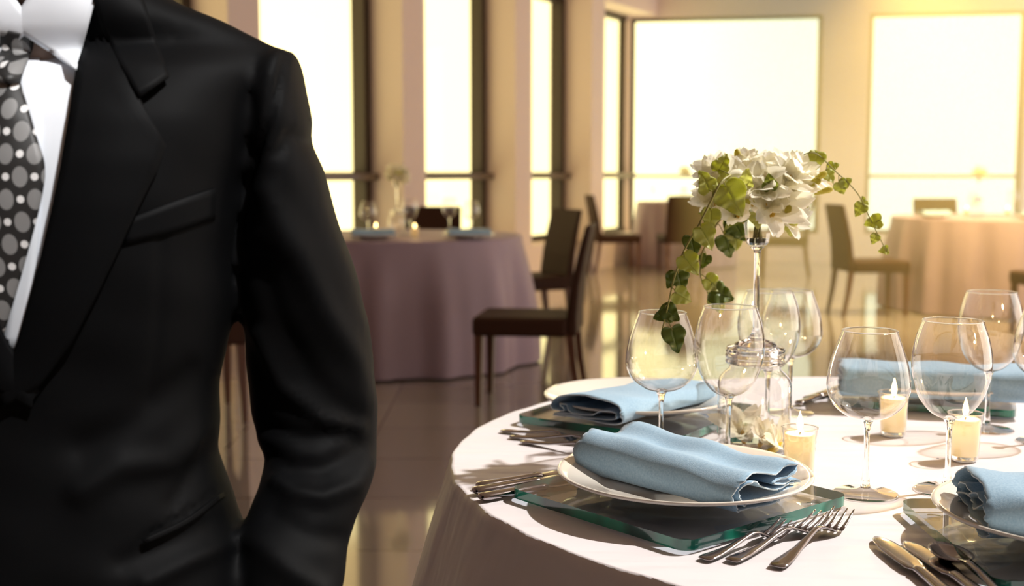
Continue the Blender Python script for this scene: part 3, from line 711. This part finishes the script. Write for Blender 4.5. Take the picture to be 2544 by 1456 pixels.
def vine(lab, pts, leaves, r0=.0017, base=None):
    P = cr(pts, 6); base = P[0]
    t = thing('ivy_sprig', lab, 'ivy', base)
    MB().tube([p-base for p in P], [r0*(1-.45*i/len(P)) for i in range(len(P))], 7).build('stem', M['vine'], t)
    rnd = random.Random(len(pts)*7+len(leaves))
    for (px, py, y, size, ang, kind) in leaves:      # leaf centre, size in metres, tip direction in the upright plane
        c = Q(px, py, y); d = Vector((math.cos(ang), rnd.uniform(-.25, .25), math.sin(ang))).normalized()
        nrm = Vector((rnd.uniform(-.35, .35), -1, rnd.uniform(-.1, .5))); nrm = (nrm-d*nrm.dot(d)).normalized(); x = d.cross(nrm)
        o = bpy.data.objects.new('leaf', LF[kind].data); COL.objects.link(o); o.parent = t
        q = o.modifiers.new('s', 'SOLIDIFY'); q.thickness = .012
        st = c-d*size*.5-base
        o.matrix_local = Matrix.Translation(st) @ Matrix((x, d, nrm)).transposed().to_4x4() @ Matrix.Diagonal((size, size, size, 1))
        near_ = min(P, key=lambda p: ((p-base)-st+d*size*.35).length)-base
        MB().tube(cr([near_, (near_+st)/2+Vector((0, 0, .002)), st+d*size*.08], 3), .0007, 5).build('leaf_stalk', M['vine'], t)
    return t
D = math.radians
vine('long ivy sprig trailing down the left side of the bouquet towards the leftmost wine glass',
     [Q(1815, 435, 1.66), Q(1790, 455, 1.64), Q(1760, 512, 1.63), Q(1735, 560, 1.625), Q(1700, 622, 1.62), Q(1675, 690, 1.62), Q(1664, 740, 1.62), Q(1650, 800, 1.62), Q(1643, 828, 1.62)],
     [(1752, 450, 1.66, .030, D(115), 1), (1822, 497, 1.64, .046, D(-60), 0), (1755, 592, 1.62, .033, D(-60), 0), (1716, 658, 1.61, .031, D(-50), 1), (1697, 738, 1.61, .026, D(-30), 2), (1690, 700, 1.63, .028, D(-75), 3),
      (1668, 698, 1.64, .022, D(-120), 4), (1648, 782, 1.63, .027, D(-160), 3), (1668, 780, 1.62, .026, D(-40), 4), (1677, 845, 1.60, .033, D(-75), 3), (1722, 612, 1.64, .028, D(-80), 3), (1765, 545, 1.65, .028, D(-95), 0), (1795, 405, 1.68, .026, D(60), 1)])
vine('darker ivy sprig hanging behind the left one, between it and the glass stem',
     [Q(1850, 500, 1.75), Q(1790, 545, 1.80), Q(1758, 600, 1.80), Q(1742, 640, 1.80), Q(1742, 690, 1.80), Q(1758, 725, 1.80), Q(1770, 765, 1.80)],
     [(1835, 570, 1.80, .036, D(-60), 3), (1815, 555, 1.81, .034, D(-110), 0), (1808, 612, 1.80, .036, D(-70), 3), (1828, 590, 1.80, .036, D(-85), 0), (1772, 707, 1.79, .028, D(-40), 0), (1795, 733, 1.79, .036, D(-20), 3), (1785, 752, 1.8, .034, D(-70), 0), (1750, 650, 1.8, .02, D(-110), 4)])
vine('thin ivy sprig arching out to the right of the bouquet',
     [Q(1945, 425, 1.73), Q(1975, 398, 1.73), Q(2022, 380, 1.73), Q(2075, 425, 1.73), Q(2130, 480, 1.73), Q(2165, 550, 1.73), Q(2190, 600, 1.73), Q(2202, 626, 1.73)],
     [(2028, 400, 1.73, .026, D(-100), 0), (2072, 412, 1.74, .016, D(20), 0), (2062, 440, 1.73, .020, D(-50), 1), (2103, 452, 1.73, .017, D(30), 0), (2090, 468, 1.73, .019, D(-60), 1), (2145, 500, 1.74, .014, D(100), 0), (2135, 522, 1.73, .020, D(-120), 0), (2168, 552, 1.73, .023, D(-165), 1), (2172, 595, 1.73, .015, D(-110), 0), (2195, 622, 1.73, .014, D(-170), 1)], r0=.0011)
for k, (px, py, dy, size, ang) in enumerate(BQL):
    a = math.radians(ang); d = Vector((math.cos(a), -.2, math.sin(a))).normalized(); nrm = Vector((.2*math.sin(k), -1, .3)); nrm = (nrm-d*nrm.dot(d)).normalized(); x = d.cross(nrm)
    o = bpy.data.objects.new('leaf', LF[(k*2) % 5].data); COL.objects.link(o); o.parent = bq
    o.matrix_local = Matrix.Translation(Q(px, py, VY+dy)-Vector((VX, VY, 1.09))-d*size*.5) @ Matrix((x, d, nrm)).transposed().to_4x4() @ Matrix.Diagonal((size, size, size, 1))
# fallen blossoms on the cloth at the foot of the jar
for k, (px, py, s, d, w) in enumerate(((1850, 1085, 1.3, (-.2, -.5, .8), 'left, big cream'), (1893, 1095, 1.15, (.15, -.6, .75), 'middle, peach-tinted'), (1925, 1110, 1.15, (.5, -.5, .6), 'right, half-open'))):
    p = T(px, py+32, .752); o = bpy.data.objects.new('fallen_blossom', BL[(k+1) % 4].data); COL.objects.link(o)
    o.location = (p.x, p.y+.01, .765); orient(o, d, k); o.scale = (s*.95,)*3
    tag(o, '%s blossom lying on the cloth beside the front candle' % w, 'flower')
for k, (px, py) in enumerate(((1900, 1118), (1912, 1078))):
    p = T(px, py+10, .755); o = bpy.data.objects.new('fallen_bud', BUD.data); COL.objects.link(o); o.location = (p.x, p.y, .758); orient(o, (.6, -.5, .3+k*.3), 0); o.scale = (1.1,)*3
    tag(o, ('yellow bud under the fallen blossoms' if k == 0 else 'green-tipped bud above the fallen blossoms'), 'flower bud')

# ------------------------------------------------------------------ tableware on the far tables (same kinds, farther off)
def far_set(cx, cy, z, items):
    for it in items:
        k = it[0]
        if k == 'plate': plate(it[1], it[2], z+.001, it[3])
        if k == 'napkin': napkin((it[1]-.12, it[2]-.02), (it[1]+.12, it[2]+.02), .13, .045, PT, it[3], z=z+.012, seed=len(it[3]))
        if k == 'g': glass(it[4], it[1], it[2], it[3], z=z, g=it[5])
        if k == 'v': votive(it[1], it[2], it[3], z=z)
far_set(0, 0, .772, [('plate', -.25, 6.98, 'plate at the right side of the mauve table'), ('napkin', -.25, 6.98, 'folded blue napkin at the right side of the mauve table'),
    ('plate', -.80, 6.95, 'plate at the front left of the mauve table'), ('napkin', -.80, 6.95, 'folded blue napkin at the front left of the mauve table'),
    ('g', -.86, 7.22, 'wine glass at the left end of the mauve table, beside the man\'s sleeve', 'w', 'glasses on the mauve table'),
    ('g', -.62, 7.35, 'wine glass beside the flower stand on the mauve table', 't', 'glasses on the mauve table'), ('g', -.40, 7.75, 'wine glass at the back of the mauve table', 't', 'glasses on the mauve table'), ('g', -.25, 7.45, 'wine glass at the right of the mauve table behind the napkin', 'w', 'glasses on the mauve table'),
    ('v', -.80, 7.10, 'left on the mauve table'), ('v', -.565, 7.02, 'beside the mauve table flower stand')])
far_set(0, 0, .782, [('plate', 3.5, 10.05, 'plate at the left edge of the right back table'), ('napkin', 3.5, 10.05, 'dark folded napkin at the left edge of the right back table'),
    ('g', 3.85, 10.1, 'wine glass left of the candle on the right back table', 'w', 'glasses on the right back table'), ('g', 4.3, 10.4, 'wine glass right of the candle on the right back table', 't', 'glasses on the right back table'),
    ('v', 3.87, 10.3, 'left on the right back table'), ('v', 4.2, 10.25, 'right on the right back table'), ('plate', 4.2, 9.75, 'plate at the front of the right back table'), ('napkin', 4.2, 9.75, 'dark folded napkin at the front of the right back table')])
far_set(0, 0, .802, [('v', 1.95, 14.75, 'on the far corner table'), ('g', 1.75, 15.0, 'wine glass on the far corner table', 'w', 'glasses on the far corner table')])
for (x, y, z, w) in ((-.70, 7.35, .771, 'mauve table'), (4.02, 10.45, .781, 'right back table'), (2.15, 15.15, .801, 'far corner table')):
    dup(ST, (x, y, z), 0, 'tall glass flower stand on the %s' % w)
    dup(bq, (x, y, z+.34), 1.0, 'small pale bouquet on the glass stand of the %s' % w)

# ------------------------------------------------------------------ the man
MX, MY = -.42, 1.12
def sup(cx, cy_, z, w, df, db, n=56, e=2.5):
    r = []
    for k in range(n):
        a = 2*PI*k/n; ca, sa = math.cos(a), math.sin(a)
        x = w*abs(ca)**(2/e)*(1 if ca > 0 else -1); y = (db if sa > 0 else df)*abs(sa)**(2/e)*(1 if sa > 0 else -1)
        r.append((cx+x, cy_+y, z))
    return r
TOR = [(1600, 668, .125, .12), (1456, 640, .122, .12), (1335, 603, .118, .115), (1290, 580, .115, .112), (1215, 556, .112, .108), (1130, 530, .107, .104), (1050, 536, .104, .1), (950, 537, .104, .1), (870, 553, .107, .102), (790, 573, .112, .106), (720, 582, .116, .11),
       (600, 592, .12, .115), (500, 603, .122, .118), (400, 622, .12, .12), (300, 645, .112, .118), (230, 668, .098, .112), (180, 690, .082, .100), (140, 704, .058, .078), (118, 690, .046, .066), (92, 640, .05, .066), (58, 565, .056, .07), (25, 490, .058, .07), (-5, 425, .058, .07), (-40, 385, .056, .068), (-75, 365, .054, .066)]
def torso(ins=0.0, top=-75):
    R = []
    for py, px, df, db in TOR:
        if py < top: break
        q = Q(px, py, MY); w = q.x-MX-ins; R.append(sup(MX, MY, q.z-(ins*.6 if py < 150 else 0), w, df-ins, db-ins))
    return R
ARM = [(122, 705, 14, 1.12, .018), (135, 703, 30, 1.12, .035), (170, 698, 46, 1.125, .052), (230, 694, 58, 1.13, .06), (300, 703, 68, 1.13, .063), (352, 703, 64, 1.135, .064), (420, 713, 86, 1.14, .066), (480, 722, 94, 1.145, .068), (600, 733, 118, 1.15, .07),
       (700, 747, 142, 1.16, .07), (800, 763, 152, 1.17, .068), (900, 774, 157, 1.18, .066), (1000, 781, 157, 1.185, .064), (1080, 790, 149, 1.18, .062), (1140, 797, 141, 1.17, .06), (1210, 780, 141, 1.15, .058), (1290, 749, 141, 1.13, .056), (1365, 731, 133, 1.115, .054), (1456, 732, 126, 1.10, .05), (1530, 722, 108, 1.085, .046), (1590, 672, 84, 1.07, .038), (1625, 640, 60, 1.065, .028)]
def arm(mb, sgn=1, ins=0.0, lo=0):
    R = []
    for py, px, hw, y, dp in ARM[lo:]:
        c = Q(px, py, y); w = hw/3000*y*1.0-ins; dp -= ins
        cx = c.x if sgn > 0 else 2*MX-c.x
        rg = sup(cx, y, c.z, w, dp, dp, 36, 2.2)
        R.append(rg)
    mb.rings(R)
def fuse(mb, vox, it=4, fac=.5):
    me = bpy.data.meshes.new('tmp'); me.from_pydata(mb.v, [], mb.f); me.update()
    o = bpy.data.objects.new('tmp', me); COL.objects.link(o)
    r = o.modifiers.new('r', 'REMESH'); r.mode = 'VOXEL'; r.voxel_size = vox
    s = o.modifiers.new('s', 'SMOOTH'); s.iterations = it; s.factor = fac
    dg = bpy.context.evaluated_depsgraph_get(); dg.update(); ev = o.evaluated_get(dg); m2 = bpy.data.meshes.new_from_object(ev)
    bpy.data.objects.remove(o)
    return m2
def arrays(me):
    v = np.zeros(len(me.vertices)*3); me.vertices.foreach_get('co', v); nrm = np.zeros(len(me.vertices)*3); me.vertices.foreach_get('normal', nrm)
    return v.reshape(-1, 3), nrm.reshape(-1, 3)
def topx(v):
    x = np.where(v[:, 0] < MX, 2*MX-v[:, 0], v[:, 0]); z = v[:, 2]-CAMH; y = v[:, 1]
    c_ = y*math.cos(PITCH)-z*math.sin(PITCH); u = y*math.sin(PITCH)+z*math.cos(PITCH)
    return 1272+3000*x/c_, 728-3000*u/c_
def pdist(px, py, line):
    best = np.full(px.shape, 1e9)
    for (x0, y0), (x1, y1) in zip(line[:-1], line[1:]):
        dx, dy = x1-x0, y1-y0; t = np.clip(((px-x0)*dx+(py-y0)*dy)/(dx*dx+dy*dy), 0, 1)
        best = np.minimum(best, np.hypot(px-x0-t*dx, py-y0-t*dy))
    return best
man = thing('person', 'man in a black suit with dotted tie, hand in pocket, cropped at neck and hip', 'person', (MX, MY, 0))
MO = (MX, MY, 0)
jb = MB(); jb.rings(torso()); arm(jb, 1); arm(jb, -1)
jm = fuse(jb, .0055, 5)
v, nrm = arrays(jm); px, py = topx(v); front = np.clip(-nrm[:, 1]*1.6+.15, 0, 1)
FOLDS = [  # polyline, width px, height m
    ([(716, 122), (690, 225), (652, 335), (618, 450), (594, 580), (583, 700)], 9, -.006),
    ([(760, 300), (790, 420), (800, 520), (850, 640), (905, 800)], 26, .004),
    ([(660, 480), (720, 600), (800, 760), (890, 900), (925, 1000)], 34, .0065),
    ([(640, 640), (690, 800), (770, 940), (880, 1040)], 30, -.0045),
    ([(640, 830), (700, 960), (800, 1040), (895, 1062)], 18, .005),
    ([(655, 1060), (760, 1090), (870, 1080)], 20, -.006),
    ([(690, 1195), (730, 1225), (800, 1238), (880, 1205), (925, 1150)], 22, .007),
    ([(665, 1130), (720, 1160), (800, 1165), (900, 1110)], 22, -.005),
    ([(680, 1280), (760, 1330), (850, 1340)], 28, -.004), ([(640, 1350), (720, 1420), (800, 1470)], 30, .005),
    ([(200, 1220), (300, 1160), (420, 1150), (520, 1060)], 34, .007), ([(200, 1110), (330, 1050), (480, 930)], 40, -.005), ([(430, 1250), (500, 1150), (530, 1040)], 22, -.004),
    ([(360, 1336), (460, 1280), (550, 1213)], 5, -.004), ([(370, 1350), (470, 1294), (556, 1232)], 6, .003),
    ([(360, 1450), (480, 1390), (590, 1340)], 22, .006), ([(300, 1400), (420, 1350), (560, 1280)], 26, -.004),
    ([(400, 560), (395, 800), (370, 1000)], 14, -.0015), ([(770, 352), (720, 340), (690, 380)], 14, -.005)]
for ln, wd, h in FOLDS:
    d_ = pdist(px, py, ln); v += nrm*(h*front*np.exp(-(d_/wd)**2))[:, None]
rs = np.sin(v[:, 0]*61+v[:, 2]*37)*np.sin(v[:, 2]*53-v[:, 0]*23+1)*.0012
v += nrm*rs[:, None]
jm.vertices.foreach_set('co', v.ravel()); jm.update()
# the V-shaped opening: remove the cloth over the shirt front
px, py = topx(v)
VE = [(400, -140), (262, -75), (232, 0), (190, 170), (150, 420), (102, 640), (48, 850), (-20, 985)]
lim = np.interp(py, [b_ for a, b_ in VE], [a for a, b_ in VE], right=-999)
inside = (px < lim) & (v[:, 1] < MY-.02) & (py < 985)
top = v[:, 2] > Q(0, -40, MY).z+.0
import bmesh
bm = bmesh.new(); bm.from_mesh(jm); bm.verts.ensure_lookup_table()
bmesh.ops.delete(bm, geom=[bm.verts[i] for i in np.nonzero(inside | (top & (np.abs(v[:, 0]-MX) < .075)))[0]], context='VERTS')
bm.to_mesh(jm); bm.free()
jm.materials.clear(); jm.materials.append(M['suit'])
for p in jm.polygons: p.use_smooth = True
jm.transform(Matrix.Translation((-MX, -MY, 0)))
jk = bpy.data.objects.new('suit_jacket', jm); COL.objects.link(jk); jk.parent = man
q = jk.modifiers.new('s', 'SOLIDIFY'); q.thickness = .004; q.offset = -1
bpy.context.view_layer.update()
# collision surfaces for laying collar, lapels, tie
jfull = MB(); jfull.rings(torso())
BV_T = BVHTree.FromPolygons([Vector(p) for p in jfull.v], jfull.f)
sh = MB(); sh.rings(torso(.012)); BV_S = BVHTree.FromPolygons([Vector(p) for p in sh.v], sh.f)
sh.rings([sup(MX, MY-.005, z, w, w*1.02, w*1.05, 56, 2) for z, w in ((1.315, .062), (1.33, .060), (1.352, .058))], cap=False)
shirt = sh.build('shirt', M['shirt'], man, off=MO)
def hit(bv, px, py, off):
    d = ray(px, py).normalized(); r = bv.ray_cast(Vector((0, 0, CAMH)), d)
    p = r[0] if r[0] is not None else Q(px, py, MY-.06)
    return p-d*off
def sheet(name, m, parent, bv, A, B, off, n=24, k=8, thick=.003, puff=.0, mirror=False, uvs=None, off_a=None, sharp=False):
    """cloth piece between edge A and edge B (both lists of points on the photo), resting on surface bv"""
    a = cr([(x, y, 0) for x, y in A], 6); b_ = cr([(x, y, 0) for x, y in B], 6)
    if sharp: a = [Vector((x, y, 0)) for x, y in A]; b_ = [Vector((x, y, 0)) for x, y in B]
    def samp(l, t): i = t*(len(l)-1); j = min(int(i), len(l)-2); return l[j].lerp(l[j+1], i-j)
    mb = MB(); vs = []; fs = []; uv_ = []
    for i in range(n+1):
        t = i/n; pa, pb = samp(a, t), samp(b_, t)
        for j in range(k+1):
            s = j/k; p = pa.lerp(pb, s); o_ = off+puff*math.sin(PI*s)+((off_a-off)*(1-s) if off_a is not None else 0)
            h_ = hit(bv, p.x, p.y, o_)
            if mirror: h_.x = 2*MX-h_.x
            vs.append(h_)
            if uvs: uv_.append(uvs(h_, s, t))
    for i in range(n):
        for j in range(k):
            q = (i*(k+1)+j, i*(k+1)+j+1, (i+1)*(k+1)+j+1, (i+1)*(k+1)+j); fs.append(q if not mirror else q[::-1])
    mb.add(vs, fs); mb.uv = uv_ if uvs else None
    o = mb.build(name, m, parent, solid=thick, off=MO)
    return o
for mir in (False, True):
    sheet('lapel', M['lapel'], jk, BV_T, [(240, -30), (230, 30), (210, 110), (190, 170), (170, 300), (150, 420), (127, 530), (102, 640), (75, 740), (45, 850), (-8, 975)], [(250, -30), (290, 105), (345, 243), (413, 362), (392, 420), (352, 498), (300, 610), (240, 735), (180, 850), (100, 960), (5, 1012)], .007, sharp=True, n=50, k=10, puff=.003, mirror=mir, off_a=.002)
    sheet('collar', M['lapel'], jk, BV_T, [(300, -70), (250, -40), (232, 0), (255, 75), (300, 160), (345, 243)], [(325, -68), (345, -30), (362, 15), (382, 75), (400, 132), (420, 190)], .010, sharp=True, n=25, k=8, puff=.002, mirror=mir)
    sheet('breast_pocket', M['lapel'], jk, BV_T, [(318, 545), (430, 502), (535, 467)], [(306, 608), (420, 582), (533, 546)], .0012, n=12, k=4, thick=.0015, mirror=mir) if not mir else None
    sheet('pocket_flap', M['suit'], jk, BV_T, [(352, 1342), (460, 1290), (552, 1222)], [(360, 1352), (466, 1301), (556, 1234)], .003, n=12, k=3, thick=.003, mirror=mir)
    sheet('shirt_collar', M['shirt'], shirt, BV_S, [(20, 60), (60, 10), (105, -70)], [(190, 173), (222, 55), (255, -70)], .022, n=14, k=10, thick=.0022, puff=.003, mirror=mir)
sheet('shirt_placket', M['shirt'], shirt, BV_S, [(30, 100), (50, 300), (40, 600), (0, 900)], [(98, 100), (100, 300), (95, 600), (60, 900)], .0015, n=14, k=3, thick=.0015)
TUV = lambda h, s, t: ((h.x-MX)/.022+.30, h.z/.037)
sheet('tie', M['tie'], man, BV_S, [(-14, 190), (-70, 330), (-110, 480), (-150, 700), (-170, 900)], [(44, 190), (88, 330), (112, 440), (66, 640), (10, 830)], .010, n=30, k=10, thick=.003, puff=.006, uvs=TUV)
sheet('tie_knot', M['tie'], man, BV_S, [(-38, 68), (-34, 120), (-16, 200)], [(84, 84), (76, 130), (46, 205)], .016, n=12, k=8, thick=.004, puff=.010, uvs=TUV)
# body under the clothes: head, neck, trunk and legs as one skin surface
bb = MB(); zc = Q(0, -40, MY).z
bb.rings([sup(MX, MY-.005, z, w, w*1.0, w*1.05, 28, 2) for z, w in ((1.20, .04), (1.28, .045), (1.33, .050), (1.36, .052), (1.40, .055))])
bb.rings([sup(MX, MY-.02+dy, z, w, f, b_, 32, 2.2) for z, w, f, b_, dy in ((1.345, .02, .02, .02, -.045), (1.358, .04, .05, .05, -.02), (1.385, .055, .07, .07, -.005), (1.42, .064, .078, .085, 0), (1.46, .068, .08, .095, 0), (1.50, .068, .078, .098, 0), (1.535, .058, .066, .085, .002), (1.557, .038, .044, .055, .004), (1.566, .012, .014, .016, .006))])
bb.rings([[(MX+dx*w, MY-.105+dy, z) for dx in (-1, 1) for dy in ((.03, -.004) if dx < 0 else (-.004, .03))] for z, w in ((1.475, .006), (1.445, .010), (1.427, .015), (1.42, .009))])
for s in (1, -1): bb.rings([sup(MX+s*.07, MY, z, .007, .014, .014, 12, 2) for z in (1.425, 1.44, 1.465, 1.478)])
for s in (1, -1):
    bb.rings([sup(MX+s*x, MY+.0, z, w, w*1.05, w*1.05, 24, 2) for x, z, w in ((.06, .86, .07), (.085, .7, .068), (.09, .45, .05), (.092, .3, .046), (.094, .09, .032))])
    arm(bb, s, .018, 4)
bb.rings([sup(MX, MY, z, w, d_, d_, 30, 2.3) for z, w, d_ in ((.80, .11, .07), (.95, .11, .07), (1.1, .13, .07), (1.19, .185, .06), (1.23, .12, .04))])
bm_ = fuse(bb, .006, 4); bm_.transform(Matrix.Translation((-MX, -MY, 0))); bm_.materials.clear(); bm_.materials.append(M['skin'])
for p in bm_.polygons: p.use_smooth = True
body = bpy.data.objects.new('body', bm_); COL.objects.link(body); body.parent = man
hb = MB(); hb.rings([sup(MX, MY-.02+dy, z, w, f, b_, 32, 2.2) for z, w, f, b_, dy in ((1.40, .058, .0, .082, .014), (1.44, .0705, .0, .098, .008), (1.48, .073, .035, .104, 0), (1.51, .072, .083, .104, 0), (1.54, .064, .076, .094, .002), (1.566, .046, .055, .066, .004), (1.578, .014, .018, .022, .006))])
hb.build('hair', M['hair'], man, off=MO)
for s in (1, -1):
    MB().lathe([(.0005, .0), (.005, -.002), (.0075, .004), (.005, .0085), (.0005, .010)], 12, (s*.026, -.094, 1.452)).build('eye', M['shoe'], man)
MB().tube([(-.024, -.098, 1.398), (0, -.104, 1.396), (.024, -.098, 1.398)], .004, 8).build('mouth', M['skin'], man)
tr = MB(); tr.rings([sup(MX, MY, z, w, d_, d_, 36, 2.4) for z, w, d_ in ((.66, .15, .09), (.74, .15, .095), (.84, .122, .085), (.93, .11, .08))])
for s in (1, -1): tr.rings([sup(MX+s*x, MY, z, w, w*1.1, w*1.1, 28, 2.2) for x, z, w in ((.078, .72, .084), (.085, .6, .08), (.092, .4, .066), (.095, .2, .058), (.097, .045, .058))])
tm_ = fuse(tr, .008, 4); tm_.transform(Matrix.Translation((-MX, -MY, 0))); tm_.materials.clear(); tm_.materials.append(M['suit'])
for p in tm_.polygons: p.use_smooth = True
to = bpy.data.objects.new('trousers', tm_); COL.objects.link(to); to.parent = man
for s in (1, -1):
    MB().rings([[(s*.097+x*w, y, z) for x, z in ((-1, .002), (1, .002), (1, h*.5), (.6, h), (-.6, h), (-1, h*.5))] for y, w, h in ((.06, .026, .05), (.04, .034, .065), (-.02, .034, .062), (-.08, .040, .045), (-.14, .042, .035), (-.18, .028, .022))]).build('shoe', M['shoe'], man, sub=2)
